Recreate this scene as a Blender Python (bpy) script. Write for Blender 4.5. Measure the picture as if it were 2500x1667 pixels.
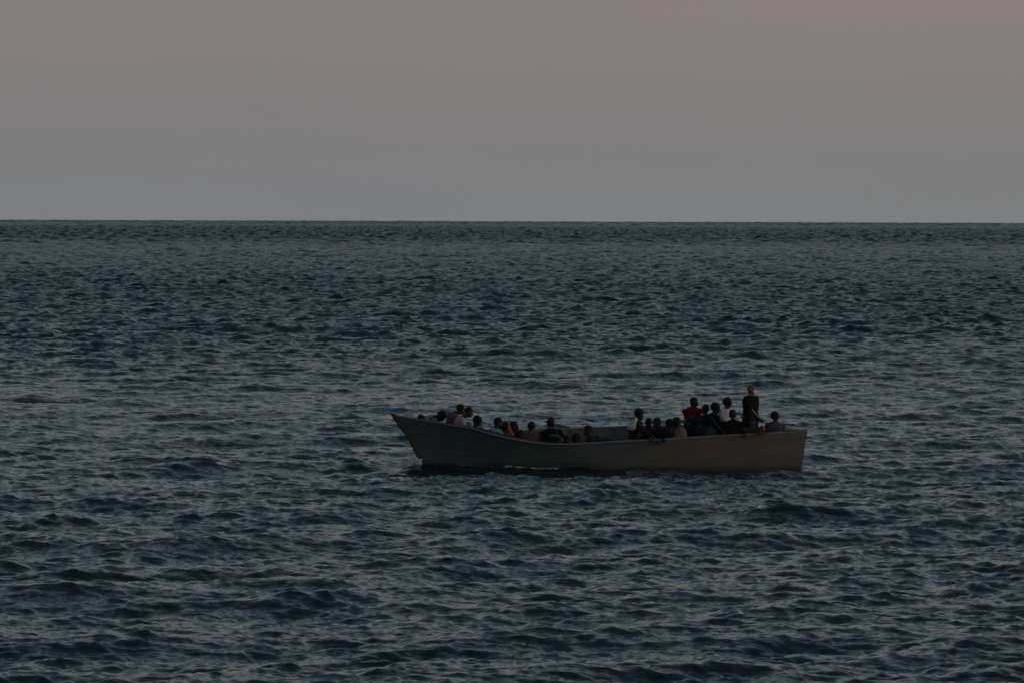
import bpy, bmesh, math, random
import numpy as np
from mathutils import Vector, Matrix, noise

random.seed(7)
SC = bpy.context.scene
for o in list(bpy.data.objects):
    bpy.data.objects.remove(o)
COL = SC.collection

# ------------------------------------------------------------------ camera
F = 12000.0            # focal length in photo pixels (2500 wide)
CAM_H = 6.1
PITCH = math.atan(299.5 / F)
ROLL = math.atan(8.0 / 2500.0)
cam = bpy.data.cameras.new('camera')
cam.sensor_width = 36.0
cam.lens = F / 2500.0 * 36.0
cam.clip_start = 1.0
cam.clip_end = 40000.0
SC.cycles.filter_width = 1.6
camo = bpy.data.objects.new('camera', cam)
COL.objects.link(camo)
camo.matrix_world = (Matrix.Translation((0, 0, CAM_H)) @ Matrix.Rotation(math.pi / 2 - PITCH, 4, 'X')
                     @ Matrix.Rotation(ROLL, 4, 'Z'))
SC.camera = camo


def P(px, py, Y):
    """world point at depth Y seen at photo pixel (px, py)"""
    dx, dy = px - 1250.0, py - 833.5
    c, s = math.cos(ROLL), math.sin(ROLL)
    ux, uy = dx * c + dy * s, -dx * s + dy * c
    d = Vector((ux / F, math.cos(PITCH) - uy / F * math.sin(PITCH), -math.sin(PITCH) - uy / F * math.cos(PITCH)))
    return Vector((0, 0, CAM_H)) + d * (Y / d.y)


# ------------------------------------------------------------------ sky and light
world = bpy.data.worlds.new('World')
SC.world = world
world.use_nodes = True
nt = world.node_tree
nt.nodes.clear()
N = nt.nodes.new
L = nt.links.new
out = N('ShaderNodeOutputWorld')
bg = N('ShaderNodeBackground')
tc = N('ShaderNodeTexCoord')
sep = N('ShaderNodeSeparateXYZ')
L(tc.outputs['Generated'], sep.inputs[0])
ramp = N('ShaderNodeValToRGB')
stops = [(0.0, (0.200, 0.209, 0.215)), (0.014, (0.208, 0.207, 0.212)), (0.030, (0.222, 0.206, 0.206)),
         (0.048, (0.238, 0.206, 0.202)), (0.085, (0.250, 0.250, 0.240)), (0.17, (0.205, 0.255, 0.268)),
         (0.32, (0.126, 0.178, 0.213)), (0.55, (0.058, 0.099, 0.140)), (1.0, (0.038, 0.066, 0.088))]
el = ramp.color_ramp.elements
el[0].position, el[0].color = stops[0][0], (*stops[0][1], 1)
el[1].position, el[1].color = stops[-1][0], (*stops[-1][1], 1)
for p, c in stops[1:-1]:
    e = el.new(p)
    e.color = (*c, 1)
L(sep.outputs['Z'], ramp.inputs[0])
# very faint unevenness of the dusk air
nz = N('ShaderNodeTexNoise')
nz.inputs['Scale'].default_value = 9.0
nz.inputs['Detail'].default_value = 3.0
mpn = N('ShaderNodeMapping')
mpn.inputs['Scale'].default_value = (1, 1, 4)
L(tc.outputs['Generated'], mpn.inputs[0])
L(mpn.outputs[0], nz.inputs['Vector'])
mr = N('ShaderNodeMapRange')
mr.inputs['To Min'].default_value = 0.955
mr.inputs['To Max'].default_value = 1.045
L(nz.outputs['Fac'], mr.inputs['Value'])
vm = N('ShaderNodeVectorMath')
vm.operation = 'SCALE'
L(ramp.outputs[0], vm.inputs[0])
L(mr.outputs[0], vm.inputs['Scale'])
# the west (right of the view) is a touch warmer and brighter, the east behind the camera dimmer
azr = N('ShaderNodeMapRange')
azr.inputs['From Min'].default_value = -1.0
azr.inputs['From Max'].default_value = 1.0
azr.inputs['To Min'].default_value = 0.0
azr.inputs['To Max'].default_value = 1.0
L(sep.outputs['X'], azr.inputs['Value'])
azc = N('ShaderNodeMix')
azc.data_type = 'RGBA'
azc.inputs[6].default_value = (0.90, 0.96, 1.02, 1)
azc.inputs[7].default_value = (1.12, 1.04, 0.97, 1)
L(azr.outputs[0], azc.inputs[0])
mul = N('ShaderNodeMix')
mul.data_type = 'RGBA'
mul.blend_type = 'MULTIPLY'
mul.inputs[0].default_value = 1.0
L(vm.outputs[0], mul.inputs[6])
L(azc.outputs[2], mul.inputs[7])
bkr = N('ShaderNodeMapRange')
bkr.inputs['From Min'].default_value = -0.8
bkr.inputs['From Max'].default_value = 0.6
bkr.inputs['To Min'].default_value = 0.85
bkr.inputs['To Max'].default_value = 1.0
L(sep.outputs['Y'], bkr.inputs['Value'])
vm2 = N('ShaderNodeVectorMath')
vm2.operation = 'SCALE'
L(mul.outputs[2], vm2.inputs[0])
L(bkr.outputs[0], vm2.inputs['Scale'])
L(vm2.outputs[0], bg.inputs['Color'])
bg.inputs['Strength'].default_value = 1.0
sky = N('ShaderNodeTexSky')
sky.sky_type = 'NISHITA'
sky.sun_disc = False
sky.sun_elevation = math.radians(0.5)
sky.sun_rotation = math.radians(115)
bg2 = N('ShaderNodeBackground')
bg2.inputs['Strength'].default_value = 0.004
L(sky.outputs[0], bg2.inputs['Color'])
adds = N('ShaderNodeAddShader')
L(bg.outputs[0], adds.inputs[0])
L(bg2.outputs[0], adds.inputs[1])
L(adds.outputs[0], out.inputs[0])

sun = bpy.data.lights.new('sun', 'SUN')
sun.energy = 0.50
sun.angle = math.radians(25)
sun.color = (1.0, 0.72, 0.52)
suno = bpy.data.objects.new('sun', sun)
COL.objects.link(suno)
suno.rotation_euler = Vector((-1.0, 0.20, -0.24)).to_track_quat('-Z', 'Y').to_euler()

SC.view_settings.view_transform = 'Standard'
SC.view_settings.look = 'None'
SC.view_settings.exposure = 0.0
SC.view_settings.gamma = 1.0


# ------------------------------------------------------------------ helpers
def tag(o, label=None, cat=None, group=None, kind=None):
    if label: o['label'] = label
    if cat: o['category'] = cat
    if group: o['group'] = group
    if kind: o['kind'] = kind
    return o


def link(name, me, mat=None, parent=None):
    o = bpy.data.objects.new(name, me)
    COL.objects.link(o)
    if mat is not None:
        me.materials.clear()
        me.materials.append(mat)
    if parent is not None:
        o.parent = parent
        o.matrix_parent_inverse = parent.matrix_world.inverted()
    return o


def empty(name, loc):
    o = bpy.data.objects.new(name, None)
    COL.objects.link(o)
    o.location = loc
    o.empty_display_size = 0.2
    bpy.context.view_layer.update()
    return o


_mats = {}


def mat(name, color, rough=0.8, var=0.25, scale=14.0, stretch=(1, 1, 1), spec=0.3, bump=0.0):
    key = name
    if key in _mats:
        return _mats[key]
    m = bpy.data.materials.new(name)
    m.use_nodes = True
    t = m.node_tree
    b = t.nodes['Principled BSDF']
    b.inputs['Roughness'].default_value = rough
    b.inputs['Specular IOR Level'].default_value = spec
    tcn = t.nodes.new('ShaderNodeTexCoord')
    mp = t.nodes.new('ShaderNodeMapping')
    mp.inputs['Scale'].default_value = stretch
    nn = t.nodes.new('ShaderNodeTexNoise')
    nn.inputs['Scale'].default_value = scale
    nn.inputs['Detail'].default_value = 5.0
    t.links.new(tcn.outputs['Object'], mp.inputs[0])
    t.links.new(mp.outputs[0], nn.inputs['Vector'])
    mx = t.nodes.new('ShaderNodeMix')
    mx.data_type = 'RGBA'
    mx.inputs[6].default_value = (*[max(0.0, c * (1 - var)) for c in color], 1)
    mx.inputs[7].default_value = (*[min(1.0, c * (1 + var)) for c in color], 1)
    t.links.new(nn.outputs['Fac'], mx.inputs[0])
    t.links.new(mx.outputs[2], b.inputs['Base Color'])
    if bump > 0:
        bp = t.nodes.new('ShaderNodeBump')
        bp.inputs['Strength'].default_value = bump
        bp.inputs['Distance'].default_value = 0.01
        t.links.new(nn.outputs['Fac'], bp.inputs['Height'])
        t.links.new(bp.outputs[0], b.inputs['Normal'])
    _mats[key] = m
    return m


def interp(pts, x):
    xs = [p[0] for p in pts]
    ys = [p[1] for p in pts]
    return float(np.interp(x, xs, ys))


def smooth_curve(pts, n):
    """Catmull-Rom through pts (list of tuples), n samples evenly spread in the first coordinate"""
    xs = np.array([p[0] for p in pts], float)
    ys = np.array([p[1] for p in pts], float)
    m = np.gradient(ys, xs)
    q = np.linspace(xs[0], xs[-1], n)
    res = []
    for x in q:
        i = min(max(np.searchsorted(xs, x) - 1, 0), len(xs) - 2)
        h = xs[i + 1] - xs[i]
        t = (x - xs[i]) / h
        v = ((2*t**3 - 3*t**2 + 1) * ys[i] + (t**3 - 2*t**2 + t) * h * m[i]
             + (-2*t**3 + 3*t**2) * ys[i+1] + (t**3 - t**2) * h * m[i+1])
        res.append((x, float(v)))
    return res


# ------------------------------------------------------------------ boat lines (photo pixels -> metres)
YB = 120.0
near_px = [(957, 1010), (1000, 1018), (1050, 1026.5), (1078, 1031), (1100, 1035), (1130, 1039), (1155, 1043.5),
           (1185, 1053), (1225, 1063.5), (1250, 1068.5), (1275, 1073), (1316, 1079.5), (1363, 1082), (1400, 1081.5),
           (1453, 1079), (1500, 1076), (1540, 1074), (1590, 1071.5), (1640, 1068.5), (1700, 1065.2), (1760, 1061.3),
           (1815, 1058.5), (1866, 1056.5), (1905, 1054), (1940, 1052), (1971, 1050)]
far_px = [(957, 1010), (1000, 1018.5), (1050, 1028), (1100, 1038), (1155, 1046), (1200, 1052), (1240, 1051), (1275, 1049.5),
          (1357, 1045), (1430, 1042.5), (1480, 1040.5), (1531, 1038.5), (1600, 1038), (1700, 1040), (1800, 1044),
          (1900, 1047), (1971, 1047.5)]
beam_px = [(957, 0.02), (1000, 0.20), (1050, 0.38), (1100, 0.52), (1150, 0.64), (1200, 0.73), (1275, 0.84), (1400, 0.95),
           (1550, 1.0), (1700, 0.95), (1850, 0.78), (1971, 0.60)]
NS = 90
nx = smooth_curve(near_px, NS)
fx = smooth_curve(far_px, NS)
stations = []
STEM = [(957, 1010), (971, 1030), (986, 1052), (997, 1067), (1006, 1082), (1016.5, 1105), (1030, 1137), (1040, 1162), (1062, 1192)]
STERN = [(1971, 1050), (1966, 1080), (1961, 1110), (1957, 1137), (1953, 1165), (1950, 1185)]


def zrow(py):      # image row -> height above water at the boat
    return P(1400, py, YB).z


def stem_x(z):
    pts = [(P(a, b, YB).z, P(a, b, YB).x) for a, b in STEM][::-1]
    return interp(pts, z)


def stern_x(z):
    pts = [(P(a, b, YB).z, P(a, b, YB).x) for a, b in STERN][::-1]
    return interp(pts, z)


X0, X1 = P(957, 1010, YB).x, P(1971, 1050, YB).x
KEEL = -0.48


def hull_section(k):
    """near gunwale, far gunwale and the curve down each side, for station k"""
    px = nx[k][0]
    u = (px - 957) / (1971 - 957)
    b = interp(beam_px, px)
    n = P(px, nx[k][1], YB - b)
    f = P(px, fx[k][1], YB + b)
    return u, b, n, f


def warp(x_top, z, z_top):
    """shear the stations so that the ends follow the stem and the raked transom"""
    u = (x_top - X0) / (X1 - X0)
    xs, xe = stem_x(z), stern_x(z)
    return xs + (xe - xs) * u


ROWS = 14


def side_points(k, sgn, inset=0.0):
    u, b, n, f = hull_section(k)
    top = n if sgn < 0 else f
    pts = []
    dead = min(1.0, u * 2.2 + 0.02)           # fuller bottom away from the bow
    for i in range(ROWS):
        v = i / (ROWS - 1)
        z = top.z + (KEEL * (0.75 + 0.25 * dead) - top.z) * v
        full = (1 - v * 0.30) if v < 0.72 else (1 - 0.72 * 0.30) * max(0.0, (1 - (v - 0.72) / 0.28)) ** (0.35 + 0.3 * (1 - dead))
        full_v = (1 - v) ** 1.15               # V shaped at the bow
        w = full * dead + full_v * (1 - dead)
        yy = top.y - YB
        y = YB + yy * w
        x = warp(top.x, z, top.z)
        # small inward offset for the inner skin
        if inset:
            y -= math.copysign(min(inset, abs(y - YB) * 0.6), y - YB)
            z += inset * max(0, v - 0.55) * 1.5
        pts.append(Vector((x, y, z)))
    return pts


def loft_mesh(name, rows, closed=False):
    me = bpy.data.meshes.new(name)
    v, fcs = [], []
    m = len(rows[0])
    for r in rows:
        v += [tuple(p) for p in r]
    for a in range(len(rows) - 1):
        for b in range(m - 1 + (1 if closed else 0)):
            b2 = (b + 1) % m
            fcs.append((a * m + b, a * m + b2, (a + 1) * m + b2, (a + 1) * m + b))
    me.from_pydata(v, [], fcs)
    return me


def smooth(me):
    me.polygons.foreach_set('use_smooth', [True] * len(me.polygons))
    return me


# hull paint: old grey-brown paint, streaked, with a faint lap line of planks
def hull_material(name, c0, c1, rough=0.62):
    m = bpy.data.materials.new(name)
    m.use_nodes = True
    t = m.node_tree
    b = t.nodes['Principled BSDF']
    b.inputs['Roughness'].default_value = rough
    b.inputs['Specular IOR Level'].default_value = 0.25
    tcn = t.nodes.new('ShaderNodeTexCoord')
    mp = t.nodes.new('ShaderNodeMapping')
    mp.inputs['Scale'].default_value = (0.35, 1.0, 5.0)
    nn = t.nodes.new('ShaderNodeTexNoise')
    nn.inputs['Scale'].default_value = 2.2
    nn.inputs['Detail'].default_value = 8.0
    nn.inputs['Roughness'].default_value = 0.65
    t.links.new(tcn.outputs['Object'], mp.inputs[0])
    t.links.new(mp.outputs[0], nn.inputs['Vector'])
    mx = t.nodes.new('ShaderNodeMix')
    mx.data_type = 'RGBA'
    mx.inputs[6].default_value = (*c0, 1)
    mx.inputs[7].default_value = (*c1, 1)
    mr2 = t.nodes.new('ShaderNodeMapRange')
    mr2.inputs['From Min'].default_value = 0.3
    mr2.inputs['From Max'].default_value = 0.7
    t.links.new(nn.outputs['Fac'], mr2.inputs['Value'])
    t.links.new(mr2.outputs[0], mx.inputs[0])
    # darker and greener forward, warmer aft: stern-side light put into the hull colour
    sp = t.nodes.new('ShaderNodeSeparateXYZ')
    t.links.new(tcn.outputs['Object'], sp.inputs[0])
    mr3 = t.nodes.new('ShaderNodeMapRange')
    mr3.inputs['From Min'].default_value = -1.0
    mr3.inputs['From Max'].default_value = 3.2
    t.links.new(sp.outputs['X'], mr3.inputs['Value'])
    tint = t.nodes.new('ShaderNodeMix')
    tint.data_type = 'RGBA'
    tint.inputs[6].default_value = (0.70, 0.75, 0.73, 1)
    tint.inputs[7].default_value = (1.04, 1.0, 0.98, 1)
    t.links.new(mr3.outputs[0], tint.inputs[0])
    mm = t.nodes.new('ShaderNodeMix')
    mm.data_type = 'RGBA'
    mm.blend_type = 'MULTIPLY'
    mm.inputs[0].default_value = 1.0
    t.links.new(mx.outputs[2], mm.inputs[6])
    t.links.new(tint.outputs[2], mm.inputs[7])
    # wet, weed-stained band just above the water
    st = t.nodes.new('ShaderNodeMapRange')
    st.inputs['From Min'].default_value = 0.05
    st.inputs['From Max'].default_value = 0.22
    st.inputs['To Min'].default_value = 0.55
    ja = t.nodes.new('ShaderNodeMath')
    ja.operation = 'MULTIPLY_ADD'
    ja.inputs[1].default_value = 0.25
    t.links.new(nn.outputs['Fac'], ja.inputs[0])
    jz = t.nodes.new('ShaderNodeMath')
    jz.operation = 'SUBTRACT'
    jz.inputs[1].default_value = 0.12
    t.links.new(sp.outputs['Z'], jz.inputs[0])
    t.links.new(jz.outputs[0], ja.inputs[2])
    t.links.new(ja.outputs[0], st.inputs['Value'])
    wet = t.nodes.new('ShaderNodeVectorMath')
    wet.operation = 'SCALE'
    t.links.new(mm.outputs[2], wet.inputs[0])
    t.links.new(st.outputs[0], wet.inputs['Scale'])
    t.links.new(wet.outputs[0], b.inputs['Base Color'])
    bp = t.nodes.new('ShaderNodeBump')
    bp.inputs['Strength'].default_value = 0.25
    bp.inputs['Distance'].default_value = 0.02
    t.links.new(nn.outputs['Fac'], bp.inputs['Height'])
    t.links.new(bp.outputs[0], b.inputs['Normal'])
    return m


M_HULL = hull_material('weathered_hull_paint', (0.138, 0.130, 0.122), (0.212, 0.199, 0.186))
M_INNER = hull_material('inner_hull_paint', (0.13, 0.125, 0.115), (0.19, 0.18, 0.165))
M_RAIL = mat('worn_rail', (0.24, 0.23, 0.22), 0.55, 0.35, 3.0, (1, 1, 1))
M_STEM = mat('stem_red_brown', (0.13, 0.075, 0.075), 0.6, 0.3, 6.0)
M_STEMEDGE = mat('stem_edge_dark', (0.03, 0.028, 0.03), 0.6, 0.3, 6.0)
M_WOOD = mat('bare_wood', (0.16, 0.12, 0.085), 0.75, 0.3, 5.0, (1, 6, 6))


def build_boat():
    boat = empty('wooden_boat', (P(1460, 1144, YB).x, YB, 0.0))
    tag(boat, 'long open wooden boat with a high raked bow, crowded with people', 'boat')
    # outer skin: near gunwale -> keel -> far gunwale
    rows = []
    for k in range(NS):
        a = side_points(k, -1)
        c = side_points(k, +1)[::-1][1:]
        rows.append(a + c)
    me = loft_mesh('hull', rows)
    smooth(me)
    link('hull', me, M_HULL, boat)
    # inner skin
    rows = []
    for k in range(3, NS - 1):
        a = side_points(k, -1, 0.045)
        c = side_points(k, +1, 0.045)[::-1][1:]
        r = a + c
        for p in r:
            p.z = p.z if p.z > -0.12 else -0.12 + (p.z + 0.12) * 0.1
        rows.append(r[::-1])
    me = loft_mesh('hull_lining', rows)
    smooth(me)
    link('hull_lining', me, M_INNER, boat)
    # gunwales (rails) : small rounded strip on each side
    for sgn in (-1, 1):
        rows = []
        for k in range(1, NS):
            u, b, n, f = hull_section(k)
            p = n if sgn < 0 else f
            inw = Vector((0, -sgn, 0))
            w = min(0.065, b * 0.5)
            o1 = p - inw * 0.014
            i1 = p + inw * w
            h = 0.030
            tp = 0.004
            rows.append([o1 + Vector((0, 0, -h)), o1 + Vector((0, 0, tp - 0.006)), o1 + inw * 0.008 + Vector((0, 0, tp)),
                         i1 + Vector((0, 0, tp)), i1 + Vector((0, 0, -h))])
        me = loft_mesh('gunwale', rows, True)
        link('gunwale', me, M_RAIL, boat)
    # stem : a plank along the leading edge
    rows = []
    zs = np.linspace(P(957, 1010, YB).z + 0.012, KEEL * 0.75, 30)
    for z in zs:
        x = stem_x(z)
        rows.append([Vector((x - 0.020, YB - 0.020, z)), Vector((x + 0.07, YB - 0.050, z)),
                     Vector((x + 0.07, YB + 0.050, z)), Vector((x - 0.020, YB + 0.020, z))])
    me = loft_mesh('stem', rows, True)
    link('stem', me, M_STEM, boat)
    rows = []
    for z in zs:
        x = stem_x(z)
        rows.append([Vector((x - 0.042, YB - 0.016, z)), Vector((x - 0.0205, YB - 0.021, z)),
                     Vector((x - 0.0205, YB + 0.021, z)), Vector((x - 0.042, YB + 0.016, z))])
    me = loft_mesh('stem_edge', rows, True)
    link('stem_edge', me, M_STEMEDGE, boat)
    # transom
    bm = bmesh.new()
    a = side_points(NS - 1, -1)
    c = side_points(NS - 1, +1)[::-1][1:]
    ring = a + c
    cen = []
    vs1 = [bm.verts.new(p + Vector((0.004, 0, 0))) for p in ring]
    vs2 = [bm.verts.new(p + Vector((-0.05, 0, 0))) for p in ring]
    bm.faces.new(vs1)
    bm.faces.new(vs2[::-1])
    for i in range(len(ring)):
        j = (i + 1) % len(ring)
        bm.faces.new((vs1[i], vs2[i], vs2[j], vs1[j]))
    bmesh.ops.recalc_face_normals(bm, faces=bm.faces)
    me = bpy.data.meshes.new('transom')
    bm.to_mesh(me)
    link('transom', me, M_STEM, boat)
    # thwarts (cross benches) and floor
    for px in (1120, 1225, 1320, 1440, 1560, 1660, 1760, 1855):
        k = int((px - 957) / (1971 - 957) * (NS - 1))
        u, b, n, f = hull_section(k)
        zc = min(n.z, f.z) - 0.27
        bm = bmesh.new()
        w = 0.13
        sn = min(side_points(k, -1, 0.045), key=lambda q: abs(q.z - zc + 0.02))
        sf = min(side_points(k, 1, 0.045), key=lambda q: abs(q.z - zc + 0.02))
        ya, yb = sn.y + 0.05 + 0.06 * (1 - u), sf.y - 0.05 - 0.06 * (1 - u)
        bmesh.ops.create_cube(bm, size=1.0, matrix=Matrix.Translation((n.x, (ya + yb) / 2, zc)) @ Matrix.Diagonal((w * 2, yb - ya, 0.035, 1)))
        bmesh.ops.bevel(bm, geom=bm.edges[:], offset=0.006, segments=1)
        me = bpy.data.meshes.new('thwart')
        bm.to_mesh(me)
        link('thwart', me, M_WOOD, boat)
    # ribs on the inner side
    for k in range(12, NS - 3, 5):
        for sgn in (-1, 1):
            pts = side_points(k, sgn, 0.047)[:9]
            inw = Vector((0, -sgn, 0))
            rows = []
            for p in pts[0:]:
                q = p.copy()
                q.z = max(q.z, -0.11)
                q.z -= 0.032 if p is pts[0] else 0
                rows.append([q + Vector((-0.02, 0, 0)) - inw * 0.01, q + Vector((0.02, 0, 0)) - inw * 0.01,
                             q + Vector((0.02, 0, 0)) + inw * 0.03, q + Vector((-0.02, 0, 0)) + inw * 0.03])
            me = loft_mesh('rib', rows, True)
            link('rib', me, M_INNER, boat)
    return boat


boat = build_boat()


# ------------------------------------------------------------------ sea
def cascade(Lm, n, lmin, lmax, B, lp, wind, seed, iso=0.12, spread=1.0):
    """periodic patch of wind sea: height and horizontal (choppy) displacement"""
    rng = np.random.default_rng(seed)
    k1 = np.fft.fftfreq(n, d=Lm / n) * 2 * np.pi
    kx, ky = np.meshgrid(k1, k1, indexing='ij')
    k = np.hypot(kx, ky)
    k[0, 0] = 1.0
    kp = 2 * np.pi / lp
    th = np.arctan2(ky, kx) - wind
    D = (iso + (1 - iso) * np.abs(np.cos(th)) ** (2 * spread) * (np.cos(th) > 0)) / math.pi
    S = B * k ** -4.0 * np.exp(-1.25 * (kp / k) ** 2) * D
    klo, khi = 2 * np.pi / lmax, 2 * np.pi / lmin
    S *= (k >= klo) & (k < khi)
    S[0, 0] = 0
    dk = 2 * np.pi / Lm
    amp = np.sqrt(S) * dk
    h = amp * (rng.standard_normal((n, n)) + 1j * rng.standard_normal((n, n))) * 0.7071
    H = np.real(np.fft.ifft2(h)) * n * n * 1.414
    DX = np.real(np.fft.ifft2(1j * kx / k * h)) * n * n * 1.414
    DY = np.real(np.fft.ifft2(1j * ky / k * h)) * n * n * 1.414
    return (Lm, n, H.astype(np.float32), DX.astype(np.float32), DY.astype(np.float32))


def sample(c, x, y):
    Lm, n, H, DX, DY = c
    u = (x / Lm * n) % n
    v = (y / Lm * n) % n
    i = np.floor(u).astype(np.int32)
    j = np.floor(v).astype(np.int32)
    fu = (u - i).astype(np.float32)
    fv = (v - j).astype(np.float32)
    i %= n
    j %= n
    i2 = (i + 1) % n
    j2 = (j + 1) % n
    res = []
    for A in (H, DX, DY):
        res.append((A[i, j] * (1 - fu) + A[i2, j] * fu) * (1 - fv) + (A[i, j2] * (1 - fu) + A[i2, j2] * fu) * fv)
    return res


def sstep(a, b, x):
    t = np.clip((x - a) / (b - a), 0, 1)
    return t * t * (3 - 2 * t)


WIND = math.radians(-82)      # the sea runs towards the camera, a little across
CHOP = 0.62
DETAIL = 820.0                # rows per e-fold of distance
R_FAR = 9000.0


def waterline_halfwidth(sgn):
    res = []
    for k in range(NS):
        pts = side_points(k, sgn)
        zz = [p.z for p in pts][::-1]
        yy = [abs(p.y - YB) for p in pts][::-1]
        res.append(float(np.interp(0.02, zz, yy)))
    return np.array(res)


def build_sea():
    B = 0.0125
    c1 = cascade(173.0, 1024, 4.0, 60.0, B * 1.35, 10.0, WIND, 3, 0.02, 4.0)
    c2 = cascade(41.0, 1024, 0.8, 4.0, B * 1.15, 14.0, WIND + 0.22, 5, 0.05, 1.8)
    c3 = cascade(9.7, 512, 0.09, 0.8, B * 2.5, 14.0, WIND - 0.2, 9, 0.10, 1.2)
    # angular columns
    core = np.linspace(-0.125, 0.125, 780)
    side = 0.125 * (math.pi / 0.125) ** np.linspace(0, 1, 46)[1:]
    th = np.concatenate([-side[::-1], core, side])
    r0 = np.concatenate([[0.5], np.linspace(3, 54, 26)])
    nr = int(DETAIL * math.log(R_FAR / 56.0))
    r1 = 56.0 * np.exp(np.linspace(0, math.log(R_FAR / 56.0), nr))
    r = np.concatenate([r0, r1])
    print('sea grid', len(r), len(th), len(r) * len(th))
    dr = np.gradient(r)
    dth = np.gradient(th)
    R, T = np.meshgrid(r.astype(np.float32), th.astype(np.float32), indexing='ij')
    X = R * np.sin(T)
    Y = R * np.cos(T)
    sp = np.maximum(dr[:, None].astype(np.float32), (R * dth[None, :].astype(np.float32)))
    Z = np.zeros_like(X)
    OX = np.zeros_like(X)
    OY = np.zeros_like(X)
    X64, Y64 = X.astype(np.float64), Y.astype(np.float64)

    def add(c, k, w, ang, off):
        ca, sa = math.cos(ang), math.sin(ang)
        u = (X64 * ca + Y64 * sa) / k + off[0]
        v = (-X64 * sa + Y64 * ca) / k + off[1]
        h, dx, dy = sample(c, u, v)
        wx = dx * ca - dy * sa
        wy = dx * sa + dy * ca
        Z[...] += h * k * w
        OX[...] += wx * k * w * CHOP
        OY[...] += wy * k * w * CHOP

    D = R
    # gusts: patches of rougher and calmer water
    gx, gy = X64 / 38.0, Y64 / 55.0
    gust = 1.0 + 0.34 * np.sin(gx * 1.3 + 1.7 * np.sin(gy * 0.7)) * np.sin(gy * 1.1 + 1.3 * np.sin(gx * 0.8 + 2.0))
    gust = gust.astype(np.float32)
    # two slicks of calmer water
    slick = np.exp(-((X64 - 21.0) / 9.0) ** 2 - ((Y64 - 252.0) / 20.0) ** 2) + 0.9 * np.exp(-((X64 + 22.0) / 7.0) ** 2 - ((Y64 - 172.0) / 10.0) ** 2)
    gust = (gust * (1 - 0.45 * np.minimum(slick, 1))).astype(np.float32)
    side_fade = 1 - sstep(2.5, 9.0, sp)
    a1 = (1 - sstep(2200, 4200, D)) * side_fade * (1 + 0.25 * sstep(130, 260, D))
    a2 = (1 - sstep(800, 1500, D)) * (1 - sstep(1.0, 2.6, sp)) * gust * (1 + 0.38 * sstep(72, 112, D) + 0.20 * sstep(115, 210, D) - 0.20 * sstep(350, 600, D))
    a3 = (1 - sstep(0.20, 0.62, sp)) * gust * (1 + 0.35 * sstep(72, 112, D))
    near = np.exp(-(np.maximum(0, np.abs(X64 - (X0 + X1) / 2) - 4.9) / 0.7) ** 2
                  - (np.maximum(0, np.abs(Y64 - YB) - 1.2) / 1.0) ** 2).astype(np.float32)
    a1 = a1 * (1 - 0.7 * near)
    a2 = a2 * (1 - 0.15 * near)
    add(c1, 1.0, a1, 0.0, (0, 0))
    add(c2, 1.0, a2, 0.11, (3.1, 7.7))
    add(c3, 1.0, a3, -0.17, (1.3, 2.9))
    # far water: same steepness carried by longer wavelets the grid can hold
    w3 = sstep(0.15, 0.36, sp) * (1 - 0.35 * sstep(420, 700, D)) * (1 - sstep(900, 1700, D)) * (1 - sstep(1.4, 3.4, sp))
    add(c3, 3.7, w3 * 1.45, -0.3, (5.3, 1.9))
    w4 = sstep(800, 1500, D) * (1 - sstep(3000, 5000, D)) * (1 - sstep(5, 12, sp))
    add(c2, 3.1, w4 * 2.5, 0.2, (11.0, 2.0))
    w5 = sstep(3000, 5000, D) * (1 - sstep(16, 40, sp))
    add(c2, 9.0, w5 * 1.4, -0.1, (1.0, 9.0))
    # bow wave and the disturbed water along the near side of the hull
    px = (X64 + OX)
    py = (Y64 + OY)
    bowx = P(1030, 1140, YB).x
    dxb, dyb = px - bowx, py - (YB - 0.12)
    Z += (0.05 * np.exp(-((dxb + 0.12) / 0.30) ** 2 - (dyb / 0.26) ** 2)).astype(np.float32)
    along = (px > bowx) & (px < X1)
    t = np.clip((px - bowx) / (X1 - bowx), 0, 1)
    ridge = YB - 0.75 - 1.15 * t - 0.35 * np.clip(t * 6, 0, 1)
    Z += (along * 0.035 * (1 - t) * np.exp(-((py - ridge) / 0.26) ** 2)).astype(np.float32)
    # nothing of the sea inside the hull
    hx = np.linspace(stem_x(0.0), stern_x(0.0), NS)
    hw = waterline_halfwidth(-1)
    hw2 = waterline_halfwidth(+1)
    wid = np.where(py < YB, np.interp(px, hx, hw, left=-9, right=-9), np.interp(px, hx, hw2, left=-9, right=-9))
    inside = np.clip((wid - np.abs(py - YB) - 0.16) / 0.14, 0, 1)
    inside *= ((px > hx[0] + 0.2) & (px < hx[-1] - 0.1))
    Z = (Z * (1 - inside) - 0.45 * inside).astype(np.float32)

    Xf = (X64 + OX).astype(np.float32)
    Yf = (Y64 + OY).astype(np.float32)
    nR, nT = X.shape
    co = np.stack([Xf, Yf, Z], -1).reshape(-1, 3).astype(np.float32)
    me = bpy.data.meshes.new('sea')
    a = (np.arange(nR - 1)[:, None] * nT + np.arange(nT - 1)[None, :]).astype(np.int32)
    quads = np.stack([a, a + nT, a + nT + 1, a + 1], -1).reshape(-1, 4)
    quads = quads[:, ::-1]
    nf = len(quads)
    me.vertices.add(len(co))
    me.vertices.foreach_set('co', co.ravel())
    me.loops.add(nf * 4)
    me.loops.foreach_set('vertex_index', quads.ravel())
    me.polygons.add(nf)
    me.polygons.foreach_set('loop_start', np.arange(0, nf * 4, 4, dtype=np.int32))
    me.polygons.foreach_set('use_smooth', np.ones(nf, dtype=bool))
    me.update(calc_edges=True)
    # foam attribute
    fo = np.zeros(len(co), np.float32)
    X_, Y_ = co[:, 0], co[:, 1]
    sel = np.where((X_ > bowx - 1.2) & (X_ < X1 + 2.5) & (Y_ > YB - 3) & (Y_ < YB + 2))[0]
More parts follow.
